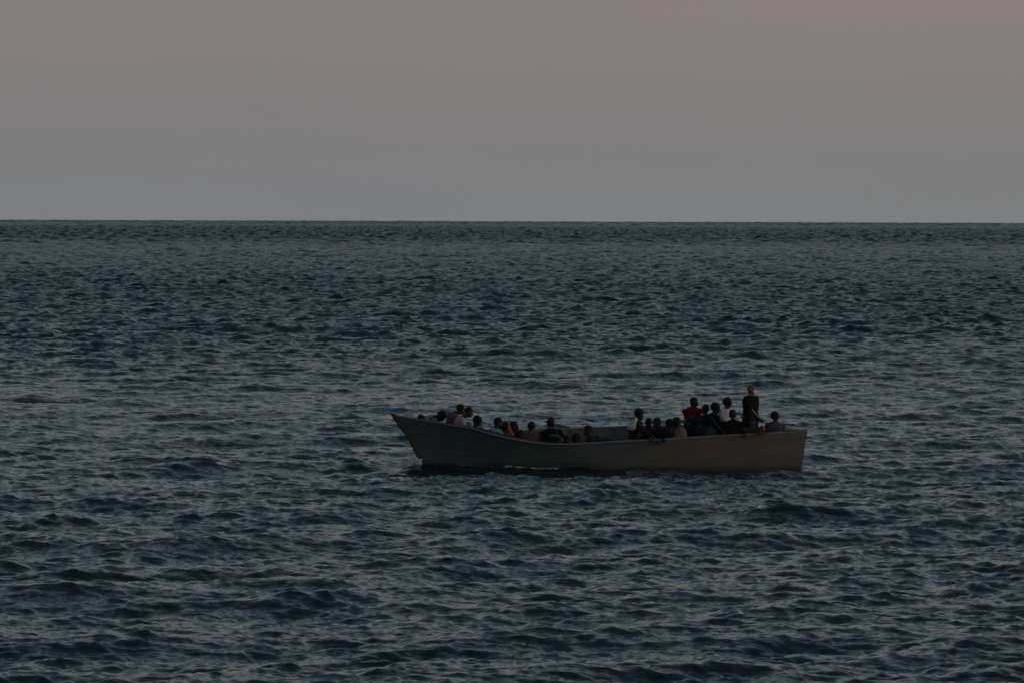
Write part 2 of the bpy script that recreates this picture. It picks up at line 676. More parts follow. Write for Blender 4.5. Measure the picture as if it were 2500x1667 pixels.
    for i in sel:
        x, y = float(X_[i]), float(Y_[i])
        w = float(np.interp(x, hx, hw, left=0, right=0.3))
        d = (YB - w) - y
        tt = max(0.0, min(1.0, (x - bowx) / (X1 - bowx)))
        edge = math.exp(-(d / 0.16) ** 2) * max(0.0, 1.0 - tt * 2.3)
        bow = math.exp(-((x - bowx + 0.15) / 0.38) ** 2 - ((y - YB + 0.1) / 0.28) ** 2)
        nn = noise.noise(Vector((x * 5, y * 5, 0))) * 0.5 + noise.noise(Vector((x * 13, y * 13, 3))) * 0.4
        fo[i] = max(0.0, min(1.0, (max(edge, bow) + nn * 0.7 - 0.25) * 1.6))
    # sparse small breaking crests
    at = me.attributes.new('foam', 'FLOAT', 'POINT')
    at.data.foreach_set('value', fo)
    # slopes too fine for the grid at that distance go into the microfacet roughness
    lost = sstep(0.13, 0.50, sp) * 0.80 + sstep(0.8, 2.4, sp) * 0.20
    ro = (0.09 + 0.20 * lost).astype(np.float32)
    ar = me.attributes.new('unresolved', 'FLOAT', 'POINT')
    ar.data.foreach_set('value', ro.ravel())
    me.validate()

    m = bpy.data.materials.new('sea_water')
    m.use_nodes = True
    t = m.node_tree
    b = t.nodes['Principled BSDF']
    b.inputs['Base Color'].default_value = (0.005, 0.022, 0.028, 1)
    b.inputs['IOR'].default_value = 1.333
    b.inputs['Roughness'].default_value = 0.10
    ra = t.nodes.new('ShaderNodeAttribute')
    ra.attribute_name = 'unresolved'
    t.links.new(ra.outputs['Fac'], b.inputs['Roughness'])
    g = t.nodes.new('ShaderNodeNewGeometry')
    # capillary ripples: a slope field added to the surface normal
    acc = None
    for sc, am, st in ((5.4, 0.17, (0.32, 1, 1)), (13.0, 0.13, (0.6, 1, 1))):
        mp = t.nodes.new('ShaderNodeMapping')
        mp.inputs['Scale'].default_value = st
        t.links.new(g.outputs['Position'], mp.inputs[0])
        nn = t.nodes.new('ShaderNodeTexNoise')
        nn.inputs['Scale'].default_value = sc
        nn.inputs['Detail'].default_value = 2.0
        t.links.new(mp.outputs[0], nn.inputs['Vector'])
        s = t.nodes.new('ShaderNodeVectorMath')
        s.operation = 'SUBTRACT'
        s.inputs[1].default_value = (0.5, 0.5, 0.5)
        t.links.new(nn.outputs['Color'], s.inputs[0])
        s2 = t.nodes.new('ShaderNodeVectorMath')
        s2.operation = 'MULTIPLY'
        s2.inputs[1].default_value = (am * 4, am * 4, 0)
        t.links.new(s.outputs[0], s2.inputs[0])
        ad = t.nodes.new('ShaderNodeVectorMath')
        ad.operation = 'ADD'
        t.links.new((acc or g).outputs[0 if acc else 'Normal'], ad.inputs[0])
        t.links.new(s2.outputs[0], ad.inputs[1])
        acc = ad
    nm = t.nodes.new('ShaderNodeVectorMath')
    nm.operation = 'NORMALIZE'
    t.links.new(acc.outputs[0], nm.inputs[0])
    t.links.new(nm.outputs[0], b.inputs['Normal'])
    fa = t.nodes.new('ShaderNodeAttribute')
    fa.attribute_name = 'foam'
    df = t.nodes.new('ShaderNodeBsdfDiffuse')
    df.inputs['Color'].default_value = (0.50, 0.56, 0.56, 1)
    ms = t.nodes.new('ShaderNodeMixShader')
    t.links.new(fa.outputs['Fac'], ms.inputs[0])
    t.links.new(b.outputs[0], ms.inputs[1])
    t.links.new(df.outputs[0], ms.inputs[2])
    t.links.new(ms.outputs[0], t.nodes['Material Output'].inputs[0])
    o = link('sea', me, m)
    tag(o, kind='structure')
    return o


# ------------------------------------------------------------------ solid modelling helpers for figures
def add_capsule(bm, p0, p1, r0, r1, seg=12):
    p0, p1 = Vector(p0), Vector(p1)
    ax = (p1 - p0)
    ln = ax.length
    if ln < 1e-6:
        ax = Vector((0, 0, 1)); ln = 1e-6
    z = ax.normalized()
    x = z.orthogonal().normalized()
    y = z.cross(x)
    rings = []
    H = 3
    for i in range(1, H + 1):
        a = math.pi / 2 * i / (H + 0.0)
        rings.append((p0 - z * r0 * math.cos(a), r0 * math.sin(a)))
    for i in range(H, 0, -1):
        a = math.pi / 2 * i / (H + 0.0)
        rings.append((p1 + z * r1 * math.cos(a), r1 * math.sin(a)))
    vv = []
    for c, r in rings:
        vv.append([bm.verts.new(c + (x * math.cos(2 * math.pi * k / seg) + y * math.sin(2 * math.pi * k / seg)) * r) for k in range(seg)])
    a0 = bm.verts.new(p0 - z * r0)
    a1 = bm.verts.new(p1 + z * r1)
    for k in range(seg):
        k2 = (k + 1) % seg
        bm.faces.new((a0, vv[0][k2], vv[0][k]))
        bm.faces.new((a1, vv[-1][k], vv[-1][k2]))
        for i in range(len(vv) - 1):
            bm.faces.new((vv[i][k], vv[i][k2], vv[i + 1][k2], vv[i + 1][k]))


def add_ellipsoid(bm, c, fr, rad, seg=16, rings=10):
    """fr = 3 axes (right, forward, up)"""
    M = Matrix.Identity(4)
    for i in range(3):
        for j in range(3):
            M[j][i] = fr[i][j] * rad[i]
        M[i][3] = c[i]
    bmesh.ops.create_uvsphere(bm, u_segments=seg, v_segments=rings, radius=1.0, matrix=M)


def add_loft(bm, rings, seg=18):
    """rings: (centre, right*halfwidth, fwd*halfdepth)"""
    vv = []
    for c, a, b in rings:
        row = []
        for k in range(seg):
            t = 2 * math.pi * k / seg
            ct, st = math.cos(t), math.sin(t)
            ct = math.copysign(abs(ct) ** 0.85, ct)
            st = math.copysign(abs(st) ** 0.85, st)
            row.append(bm.verts.new(c + a * ct + b * st))
        vv.append(row)
    for i in range(len(vv) - 1):
        for k in range(seg):
            k2 = (k + 1) % seg
            bm.faces.new((vv[i][k], vv[i][k2], vv[i + 1][k2], vv[i + 1][k]))
    bm.faces.new(vv[0][::-1])
    bm.faces.new(vv[-1])


_ztab = np.linspace(-0.6, 2.2, 57)
_xs = np.array([stem_x(z) for z in _ztab])
_xe = np.array([stern_x(z) for z in _ztab])
_hs = [hull_section(k) for k in range(NS)]
_hu = np.array([h[0] for h in _hs])
_tops = {-1: (np.array([h[2].y - YB for h in _hs]), np.array([h[2].z for h in _hs])),
         1: (np.array([h[3].y - YB for h in _hs]), np.array([h[3].z for h in _hs]))}


def inside_hull(co, keep):
    """hold soft things (clothes, limbs) against the inner skin of the boat instead of letting them cross it"""
    x, y, z = co[:, 0].astype(float), co[:, 1].astype(float), co[:, 2].astype(float)
    z = np.maximum(z, -0.10)
    free = np.zeros(len(x), bool)
    for q, rr in keep:
        free |= (x - q.x) ** 2 + (y - q.y) ** 2 + (z - q.z) ** 2 < rr * rr
    xs = np.interp(z, _ztab, _xs) + 0.16
    xe = np.interp(z, _ztab, _xe) - 0.10
    lowx = z < 1.30
    x = np.where(lowx & ~free, np.clip(x, xs, xe), x)
    u = np.clip((x - xs + 0.16) / (xe + 0.10 - xs + 0.16), 0, 1)
    dead = np.minimum(1.0, u * 2.2 + 0.02)
    for sg in (-1, 1):
        ty = np.interp(u, _hu, _tops[sg][0])
        tz = np.interp(u, _hu, _tops[sg][1])
        v = np.clip((tz - z) / (tz - KEEL * (0.75 + 0.25 * dead)), 0, 1)
        full = np.where(v < 0.72, 1 - v * 0.30, (1 - 0.216) * np.maximum(0, (1 - (v - 0.72) / 0.28)) ** (0.35 + 0.3 * (1 - dead)))
        w = full * dead + (1 - v) ** 1.15 * (1 - dead)
        lim = np.abs(ty) * w - 0.062
        lim = np.maximum(lim, 0.01)
        under = (z < tz + 0.004) & ~free
        if sg < 0:
            y = np.where(under, np.maximum(y, YB - lim), y)
        else:
            y = np.where(under, np.minimum(y, YB + lim), y)
    return np.stack([x, y, z], -1).astype(np.float32)


def fuse(bm, name, voxel, wob=0.0, wscale=9.0, keep=None):
    """overlapping volumes -> one continuous surface"""
    bmesh.ops.recalc_face_normals(bm, faces=bm.faces)
    me = bpy.data.meshes.new(name)
    bm.to_mesh(me)
    bm.free()
    o = bpy.data.objects.new('tmp_solid', me)
    COL.objects.link(o)
    md = o.modifiers.new('r', 'REMESH')
    md.mode = 'VOXEL'
    md.voxel_size = voxel
    md.use_smooth_shade = True
    sm = o.modifiers.new('s', 'SMOOTH')
    sm.factor = 0.5
    sm.iterations = 2
    dg = bpy.context.evaluated_depsgraph_get()
    me2 = bpy.data.meshes.new_from_object(o.evaluated_get(dg))
    me2.name = name
    bpy.data.objects.remove(o)
    bpy.data.meshes.remove(me)
    if wob > 0:
        for v in me2.vertices:
            p = v.co
            d = noise.noise(p * wscale) + 0.5 * noise.noise(p * wscale * 2.3 + Vector((3, 1, 7)))
            v.co = p + v.normal * d * wob
    if keep is not None:
        n = len(me2.vertices)
        co = np.empty(n * 3, np.float32)
        me2.vertices.foreach_get('co', co)
        co = co.reshape(-1, 3)
        me2.vertices.foreach_set('co', inside_hull(co, keep).ravel())
        me2.update()
    smooth(me2)
    return me2


def ik(a, b, l1, l2, pole):
    d = b - a
    dist = d.length
    mx = (l1 + l2) * 0.995
    if dist > mx:
        b = a + d * (mx / dist)
        d = b - a
        dist = mx
    dist = max(dist, abs(l1 - l2) + 0.02)
    dn = d.normalized()
    x = (l1 * l1 - l2 * l2 + dist * dist) / (2 * dist)
    h = math.sqrt(max(0.0, l1 * l1 - x * x))
    pl = (pole - dn * pole.dot(dn))
    pl = pl.normalized() if pl.length > 1e-5 else dn.orthogonal().normalized()
    return a + dn * x + pl * h, b


def add_hand(bm, wrist, dirv, palm_n, s, curl=0.5, side=1):
    """palm with five separate fingers; dirv along the hand, palm_n out of the palm"""
    d = dirv.normalized()
    n = (palm_n - d * palm_n.dot(d)).normalized()
    w = d.cross(n) * side
    pc = wrist + d * 0.050 * s
    add_ellipsoid(bm, pc, (w, d, n), (0.041 * s, 0.055 * s, 0.017 * s), 12, 8)
    lens = [0.074, 0.083, 0.077, 0.060]
    for i in range(4):
        off = (i - 1.5) * 0.022 * s
        base = wrist + d * (0.088 - abs(i - 1.3) * 0.004) * s + w * off
        l = lens[i] * s
        a1 = curl * 0.7
        d1 = (d * math.cos(a1) + n * math.sin(a1) + w * (i - 1.5) * 0.08).normalized()
        m1 = base + d1 * l * 0.5
        a2 = curl * 1.7
        d2 = (d * math.cos(a2) + n * math.sin(a2)).normalized()
        add_capsule(bm, base, m1, 0.0095 * s, 0.0085 * s, 8)
        add_capsule(bm, m1, m1 + d2 * l * 0.5, 0.0085 * s, 0.0072 * s, 8)
    tb = wrist + d * 0.030 * s - w * 0.034 * s
    td = (d * 0.75 - w * 0.55 + n * (0.25 + 0.4 * curl)).normalized()
    tm = tb + td * 0.036 * s
    add_capsule(bm, tb, tm, 0.0125 * s, 0.0105 * s, 8)
    td2 = (d * 0.95 - w * 0.15 + n * (0.2 + 0.5 * curl)).normalized()
    add_capsule(bm, tm, tm + td2 * 0.030 * s, 0.0100 * s, 0.0080 * s, 8)


SKINS = {
    'dark': mat('skin_dark', (0.060, 0.030, 0.020), 0.55, 0.12, 20, spec=0.35),
    'mid': mat('skin_brown', (0.12, 0.060, 0.040), 0.55, 0.12, 20, spec=0.35),
    'tan': mat('skin_tan', (0.21, 0.092, 0.073), 0.5, 0.12, 20, spec=0.35),
}
M_HAIR = mat('black_hair', (0.010, 0.010, 0.012), 0.7, 0.4, 60, bump=0.6)
M_EYE = mat('eye_white', (0.30, 0.28, 0.26), 0.3, 0.1, 40)


def cloth(name, col, **kw):
    return mat(name, col, kw.pop('rough', 0.9), kw.pop('var', 0.3), kw.pop('scale', 16.0), spec=0.15, **kw)


def dirv(az):
    a = math.radians(az)
    return Vector((math.cos(a), math.sin(a), 0.0))


UP = Vector((0, 0, 1))
people = []


def person(label, head, Y, face=0, body=None, pitch=0.0, seat=None, lean=None, skin='dark', shirt=None, bottoms=None,
           hair='short', s=1.0, hands=None, sleeve='short', stand=False, floor=None, roll=0.0, mask=False, group='people crowded in the boat',
           legs=None, width=1.0, curl=0.6, shoulder_drop=0.0, hunch=0.0):
    """head: photo pixel of the head's centre; face/body: heading in degrees (0 = towards the stern, -90 = towards the camera)"""
    body = face if body is None else body
    lean = body if lean is None else lean
    H = P(head[0], head[1], Y)
    s *= 1.10 * (1 + 0.035 * math.sin(head[0] * 1.7))
    roll += 11 * math.sin(head[0] * 0.9 + 1)
    pitch += 5 + 6 * math.sin(head[0] * 2.3)
    f = dirv(body)
    r = Vector((f.y, -f.x, 0))
    Ls = 0.70 * s
    if floor is None:
        floor = 0.0
    if stand:
        pel = Vector((H.x, H.y, H.z - 0.73 * s)) - dirv(lean) * 0.03
    else:
        sz = 0.25 if seat is None else seat
        dz = H.z - sz
        if dz > Ls * 0.985:
            dz = Ls * 0.985
        off = math.sqrt(max(0.0, Ls * Ls - dz * dz))
        off = min(off, 0.52 * s)
        pel = Vector((H.x, H.y, H.z - dz)) - dirv(lean) * off
    root = empty('person', (pel.x, pel.y, max(floor, pel.z - 0.45) if not stand else floor))
    tag(root, label, 'person', group)
    # head frame
    hf = dirv(face)
    hf = (hf * math.cos(math.radians(pitch)) - UP * math.sin(math.radians(pitch))).normalized()
    hr = Vector((dirv(face).y, -dirv(face).x, 0))
    hr = (hr * math.cos(math.radians(roll)) + UP * math.sin(math.radians(roll))).normalized()
    hu = hr.cross(hf).normalized()
    neck_top = H - hu * 0.085 * s - hf * 0.018 * s
    # spine: pelvis -> chest -> neck base, bending as a curve
    sp = neck_top - pel
    neck_base = pel + sp * 0.93
    if hunch:
        neck_base = H - dirv(lean) * (0.13 + 0.05 * hunch) * s - UP * (0.13 - 0.10 * hunch) * s
        pel = neck_base - UP * 0.47 * s - dirv(lean) * 0.14 * s * (1 - hunch)
        sp = neck_base - pel
    bow = -dirv(lean) * (0.10 * s if not stand else 0.01) * min(1.0, (Vector((sp.x, sp.y, 0)).length / (0.3 * s)))
    mid = pel + (neck_base - pel) * 0.5 + bow
    chest = pel + (neck_base - pel) * 0.82 + bow * 0.75

    def spine(t):
        # quadratic through pel, mid, neck_base
        return pel * (2*(t-0.5)*(t-1)) + mid * (-4*t*(t-1)) + neck_base * (2*t*(t-0.5))

    def sframe(t):
        d = (spine(min(1, t + 0.05)) - spine(max(0, t - 0.05))).normalized()
        fr_r = (r - d * r.dot(d)).normalized()
        fr_f = d.cross(fr_r)
        return fr_r, fr_f, d

    W = width

    def torso(bm, g=0.0, t0=0.0):
        rings = []
        for t, w, dp in ((0.0, 0.150, 0.105), (0.08, 0.168, 0.120), (0.25, 0.158, 0.110), (0.42, 0.148, 0.103), (0.6, 0.162, 0.110),
                         (0.76, 0.178, 0.117), (0.88, 0.178, 0.105), (0.95, 0.150, 0.085), (1.0, 0.085, 0.065)):
            if t < t0 - 1e-6:
                continue
            a, b, d = sframe(t)
            rings.append((spine(t), a * (w * s * W + g), b * (dp * s * W + g)))
        add_loft(bm, rings)

    a_, b_, d_ = sframe(0.88)
    sh = []
    for sg in (-1, 1):
        sh.append(spine(0.88) + a_ * 0.185 * s * W * sg - UP * (0.005 + shoulder_drop))
    # hands
    tg = []
    for i, sg in enumerate((-1, 1)):
        h = hands[i] if hands and hands[i] is not None else None
        if h is None:
            q = pel + f * (0.36 * s) + r * sg * 0.12 * s + UP * 0.10 * s if not stand else sh[i] - UP * 0.53 * s + r * sg * 0.06 + f * 0.05
        else:
            q = P(h[0], h[1], h[2])
        tg.append(q)
    keep = [(P(*h), 0.17) for h in (hands or ()) if h is not None and h[2] < 119.2]
    arms = []
    for i, sg in enumerate((-1, 1)):
        pole = (-f * 0.6 + r * sg * 0.55 - UP * 0.6)
        el, wr = ik(sh[i], tg[i], 0.285 * s, 0.255 * s, pole)
        arms.append((sh[i], el, wr))
    # legs
    lg = []
    for i, sg in enumerate((-1, 1)):
        hip = pel + r * sg * 0.09 * s - UP * 0.02 * s
        if stand:
            ft = Vector((hip.x, hip.y, floor + 0.08)) + r * sg * 0.09 + f * (0.10 if i else -0.06)
        elif legs == 'up':
            ft = hip + f * 0.30 * s + UP * 0
            ft.z = max(floor + 0.03, pel.z - 0.05)
        else:
            ft = hip + f * 0.42 * s + r * sg * 0.03
            ft.z = max(floor + 0.06, pel.z - 0.42 * s)
        kn, an = ik(hip, ft, 0.43 * s, 0.42 * s, f * 0.8 + UP * 0.6 if not stand else f)
        lg.append((hip, kn, an))
    # ---- body: one continuous skin
    bm = bmesh.new()
    torso(bm)
    add_capsule(bm, neck_base - d_ * 0.03, neck_top + hu * 0.03 * s, 0.062 * s, 0.054 * s)
    # head: skull, face, jaw, brow, nose, mouth, ears
    add_ellipsoid(bm, H + hu * 0.018 * s - hf * 0.012 * s, (hr, hf, hu), (0.076 * s, 0.094 * s, 0.098 * s), 20, 14)
    add_ellipsoid(bm, H - hu * 0.030 * s + hf * 0.022 * s, (hr, hf, hu), (0.062 * s, 0.066 * s, 0.080 * s), 16, 12)
    add_ellipsoid(bm, H - hu * 0.085 * s + hf * 0.052 * s, (hr, hf, hu), (0.032 * s, 0.030 * s, 0.024 * s), 12, 8)
    add_capsule(bm, H + hu * 0.020 * s + hf * 0.076 * s - hr * 0.03 * s, H + hu * 0.020 * s + hf * 0.076 * s + hr * 0.03 * s, 0.012 * s, 0.012 * s, 8)
    add_capsule(bm, H + hu * 0.006 * s + hf * 0.086 * s, H - hu * 0.026 * s + hf * 0.102 * s, 0.009 * s, 0.015 * s, 8)
    add_capsule(bm, H - hu * 0.052 * s + hf * 0.084 * s - hr * 0.018 * s, H - hu * 0.052 * s + hf * 0.084 * s + hr * 0.018 * s, 0.009 * s, 0.009 * s, 8)
    for sg in (-1, 1):
        add_ellipsoid(bm, H - hu * 0.010 * s + hr * sg * 0.080 * s - hf * 0.006 * s, (hr, hf, hu), (0.011 * s, 0.019 * s, 0.031 * s), 10, 8)
    for i, sg in enumerate((-1, 1)):
        a, e, w = arms[i]
        add_capsule(bm, a, e, 0.052 * s, 0.041 * s)
        add_capsule(bm, e, w, 0.041 * s, 0.027 * s)
        hd = (w - e).normalized()
        hd = (hd + (-UP * 0.35 if not stand else f * 0.15)).normalized()
        add_hand(bm, w, hd, (-UP * 0.8 - r * sg * 0.3) if not stand else (-r * sg), s, curl, sg)
        hp, kn, an = lg[i]
        add_capsule(bm, hp, kn, 0.082 * s, 0.056 * s)
        add_capsule(bm, kn, an, 0.054 * s, 0.036 * s)
        ff = f if stand else (f * 1.0)
        add_capsule(bm, an - UP * 0.035 * s, an + ff * 0.14 * s - UP * 0.045 * s, 0.036 * s, 0.026 * s)
    me = fuse(bm, 'body', 0.0095, keep=keep)
    link('body', me, SKINS[skin], root)
    # eyes
    for sg in (-1, 1):
        b2 = bmesh.new()
        add_ellipsoid(b2, H + hu * 0.000 * s + hf * 0.079 * s + hr * sg * 0.029 * s, (hr, hf, hu), (0.011 * s, 0.008 * s, 0.008 * s), 8, 6)
        me = bpy.data.meshes.new('eye')
        b2.to_mesh(me)
        link('eye', smooth(me), M_EYE, root)
    # ---- hair
    if hair:
        bm = bmesh.new()
        if hair == 'short':
            add_ellipsoid(bm, H + hu * 0.030 * s - hf * 0.020 * s, (hr, hf, hu), (0.083 * s, 0.098 * s, 0.098 * s), 20, 14)
        elif hair == 'thick':
            add_ellipsoid(bm, H + hu * 0.034 * s - hf * 0.022 * s, (hr, hf, hu), (0.098 * s, 0.110 * s, 0.106 * s), 20, 14)
        elif hair == 'bun':
            add_ellipsoid(bm, H + hu * 0.030 * s - hf * 0.020 * s, (hr, hf, hu), (0.086 * s, 0.101 * s, 0.100 * s), 20, 14)
            add_ellipsoid(bm, H + hu * 0.125 * s - hf * 0.045 * s, (hr, hf, hu), (0.045 * s, 0.048 * s, 0.042 * s), 12, 10)
        elif hair == 'long':
            add_ellipsoid(bm, H + hu * 0.028 * s - hf * 0.022 * s, (hr, hf, hu), (0.092 * s, 0.104 * s, 0.104 * s), 20, 14)
            add_loft(bm, [(H + hu * 0.02 * s - hf * 0.07 * s, hr * 0.085 * s, hf * 0.05 * s), (H - hu * 0.08 * s - hf * 0.085 * s, hr * 0.088 * s, hf * 0.045 * s),
                          (H - hu * 0.20 * s - hf * 0.095 * s, hr * 0.060 * s, hf * 0.030 * s)], 12)
        elif hair == 'front':     # long hair hanging forward over a bowed head
            add_ellipsoid(bm, H + hu * 0.028 * s - hf * 0.012 * s, (hr, hf, hu), (0.090 * s, 0.106 * s, 0.104 * s), 20, 14)
            add_loft(bm, [(H - hu * 0.0 * s + hr * 0.05 * s, hr * 0.04 * s, hf * 0.07 * s), (H - hu * 0.10 * s + hr * 0.055 * s, hr * 0.03 * s, hf * 0.05 * s),
                          (H - hu * 0.19 * s + hr * 0.05 * s, hr * 0.012 * s, hf * 0.018 * s)], 12)
        me = fuse(bm, 'hair', 0.008, 0.012, 24.0)
        link('hair', me, M_HAIR, root)
    # ---- shirt
    if shirt is not None:
        bm = bmesh.new()
        torso(bm, 0.016 * s, 0.08)
        for i in (0, 1):
            a, e, w = arms[i]
            if sleeve == 'short':
                add_capsule(bm, a, a + (e - a) * 0.68, 0.066 * s, 0.060 * s)
            elif sleeve == 'long':
                add_capsule(bm, a, e, 0.066 * s, 0.055 * s)
                add_capsule(bm, e, e + (w - e) * 0.90, 0.055 * s, 0.040 * s)
            elif sleeve == 'none':
                pass
        me = fuse(bm, 'shirt', 0.016, 0.009, 8.0, keep=keep)
        link('shirt', me, shirt, root)
    # ---- trousers / shorts
    if bottoms is not None:
        bm = bmesh.new()
        a0, b0, d0 = sframe(0.05)
        add_loft(bm, [(pel - d0 * 0.05 * s, a0 * 0.150 * s * W, b0 * 0.120 * s * W), (pel + d0 * 0.02 * s, a0 * 0.178 * s * W, b0 * 0.135 * s * W), (spine(0.2), a0 * 0.168 * s * W, b0 * 0.120 * s * W)])
        for i in (0, 1):
            hp, kn, an = lg[i]
            add_capsule(bm, hp, kn, 0.100 * s, 0.074 * s)
            if not stand:
                add_capsule(bm, kn, kn + (an - kn) * 0.85, 0.070 * s, 0.056 * s)
        me = fuse(bm, 'trousers' if not stand else 'shorts', 0.018, 0.008, 7.0, keep=keep)
        link('trousers' if not stand else 'shorts', me, bottoms, root)
    info = dict(root=root, H=H, hf=hf, hr=hr, hu=hu, pel=pel, spine=spine, sframe=sframe, f=f, r=r, arms=arms, s=s, torso=torso, sh=sh)
    people.append(info)
    if mask:
        bm = bmesh.new()
        add_ellipsoid(bm, H - hu * 0.044 * s + hf * 0.062 * s, (hr, hf, hu), (0.060 * s, 0.052 * s, 0.058 * s), 16, 12)
        me = fuse(bm, 'face_mask', 0.006)
        link('face_mask', me, cloth('mask_white', (0.86, 0.88, 0.84), var=0.04), root)
        for sg in (-1, 1):
            bm = bmesh.new()
            add_capsule(bm, H - hu * 0.03 * s + hf * 0.06 * s + hr * sg * 0.058 * s, H - hu * 0.005 * s + hr * sg * 0.084 * s, 0.003, 0.003, 6)
            me = bpy.data.meshes.new('mask_strap')
            bm.to_mesh(me)
            link('mask_strap', me, cloth('mask_white', (0.86, 0.88, 0.84)), root)
    return info


BLACK = cloth('cloth_black', (0.012, 0.012, 0.013))
NAVY = cloth('cloth_navy', (0.014, 0.018, 0.032))
CHAR = cloth('cloth_charcoal', (0.030, 0.031, 0.032))
GREY = cloth('cloth_grey', (0.13, 0.14, 0.135))
CREAM = cloth('cloth_cream', (0.36, 0.355, 0.31))
PINK = cloth('cloth_pink', (0.23, 0.095, 0.13))
BLUE = cloth('cloth_light_blue', (0.24, 0.42, 0.48))
KHAKI = cloth('cloth_khaki', (0.115, 0.092, 0.068))
TAUPE = cloth('cloth_taupe', (0.16, 0.145, 0.125))
RED = cloth('cloth_red', (0.13, 0.007, 0.009), var=0.5)
WHITE = cloth('cloth_white', (0.78, 0.72, 0.74), var=0.1)
OFFW = cloth('cloth_off_white', (0.60, 0.58, 0.53), var=0.15)
BROWN = cloth('cloth_brown', (0.050, 0.033, 0.024))
OLIVE = cloth('cloth_olive', (0.050, 0.048, 0.036), var=0.5, scale=10)
MAROON = cloth('cloth_maroon', (0.060, 0.030, 0.030))
FLORAL = cloth('cloth_floral', (0.30, 0.30, 0.28), var=0.9, scale=34)
GREYMELT = cloth('cloth_grey_pattern', (0.095, 0.085, 0.105), var=0.8, scale=26)
SHORTS = cloth('cloth_brown_shorts', (0.058, 0.046, 0.036))
MOSS = cloth('cloth_moss', (0.060, 0.062, 0.050))

# ---- forward group
person('person in a grey-blue hood crouched lowest at the tip of the bow', (1027, 1024), 120.05, face=20, pitch=45, seat=0.60,
       shirt=cloth('cloth_hood', (0.11, 0.13, 0.16)), bottoms=CHAR, hair='short', sleeve='long', s=0.95)
person('hunched person in a grey shirt, black hair hanging over the face, near the bow', (1077, 1015.5), 119.95, face=-12, pitch=48, seat=0.62,
       lean=0, body=-5, shirt=GREY, bottoms=CHAR, hair='front', sleeve='long', hunch=1.0)
person('person in a pink shirt near the bow, behind the cream shirt', (1126, 999), 120.3, face=30, body=30, seat=0.62, lean=5, hunch=0.5,
       shirt=PINK, bottoms=CHAR, hair='short', width=1.02)
person('person in a cream shirt with rounded back in front of the pink shirt', (1145, 1006), 119.75, face=-5, body=8, seat=0.55, pitch=8, lean=0, hunch=0.3,
       shirt=CREAM, bottoms=CHAR, hair='short', sleeve='short', width=1.05)
person('person with bushy black hair and a pale patterned shirt looking down behind the rail', (1166, 1029), 119.8, face=-25, pitch=22, seat=0.3,
       shirt=FLORAL, bottoms=CHAR, hair='thick', lean=180)
person('person in a light blue shirt leaning over the falling rail', (1217, 1032), 119.65, face=20, body=35, seat=0.28, pitch=5, lean=10,
       shirt=BLUE, bottoms=CHAR, hair='short')
person('person in a dark brown top directly behind the light blue shirt', (1235, 1044), 120.1, face=10, body=15, seat=0.22,
       shirt=BROWN, bottoms=CHAR, hair='thick')
p8 = person('person in a black top with an orange life jacket collar at the neck', (1256, 1041), 119.6, face=-10, body=-40, seat=0.22, lean=-160,
       shirt=BLACK, bottoms=BLACK, hair='short', width=1.05)
person('person in a khaki shirt with a round cropped head seen from behind', (1297, 1041), 119.5, face=85, body=70, seat=0.2,
       shirt=cloth('cloth_khaki_warm_light', (0.120, 0.078, 0.062), var=0.45, scale=3.0), bottoms=CHAR, hair='short', lean=85, width=1.05)  # pinkish warm light from the side mixed into the khaki colour
p10 = person('person in a black jacket with faint pale lettering across the back', (1345, 1034), 119.45, face=50, body=80, seat=0.2, lean=100,
             shirt=BLACK, bottoms=BLACK, hair='bun', sleeve='long', width=1.12, hands=[(1322, 1068, 119.6), (1378, 1080, 119.6)])
# ---- midships, low in the boat
person('small dark head barely above the rail right after the black jacket', (1383, 1074), 119.7, face=-60, seat=-0.02, pitch=10,
       shirt=CHAR, bottoms=CHAR, hair='short', s=0.85)
person('person in a dark top slumped low beside the head seen in profile', (1406, 1069), 119.75, face=170, seat=-0.02, pitch=15, body=150,
       shirt=MAROON, bottoms=CHAR, hair='short', s=0.9, lean=180)
person('person in profile facing the bow, alone in the open middle of the boat', (1435, 1051), 119.8, face=178, body=175, seat=0.10, pitch=8,
       shirt=CHAR, bottoms=CHAR, hair='short', lean=180, s=0.98)
person('person slumped behind the rail with one hand resting on it', (1455, 1075), 120.1, face=-40, seat=-0.02, pitch=20, shirt=BLACK, bottoms=BLACK,
       hair='short', s=0.9, sleeve='long', hands=[(1459, 1077, 119.12), None])
# ---- aft group
p16 = person('dark-haired person with a white cloth over the shoulder, leftmost of the aft crowd', (1561, 1011), 119.9, face=-35, body=-20, seat=0.40, pitch=4,
             shirt=cloth('cloth_rust', (0.062, 0.030, 0.022), var=0.5, scale=5), bottoms=BLACK, hair='thick', sleeve='long', hands=[(1562, 1062, 119.3), (1600, 1066, 119.3)])
person('person in dark navy with arms over the rail and head bowed towards the bow', (1603, 1032), 119.45, face=195, body=-120, seat=0.30, pitch=25,
       shirt=NAVY, bottoms=NAVY, hair='short', sleeve='long', hands=[(1614, 1073, 118.97), (1588, 1068, 119.05)], lean=-140)
person('person in a worn brown top sitting behind the bowed navy figure', (1584, 1033), 120.3, face=-60, body=-60, seat=0.35, pitch=20,
       shirt=MAROON, bottoms=CHAR, hair='short', sleeve='long', s=0.95)
person('person in a grey top half hidden between two bowed heads', (1634, 1035), 120.2, face=150, seat=0.30, pitch=10, skin='mid',
       shirt=cloth('cloth_mid_grey', (0.085, 0.088, 0.095)), bottoms=CHAR, hair='short', s=0.95)
person('person bent forward in a taupe top with a dark strap across the back', (1652, 1033), 119.35, face=195, body=180, seat=0.28, pitch=40, lean=150,
       shirt=TAUPE, bottoms=CHAR, hair='thick', sleeve='long', width=1.05)
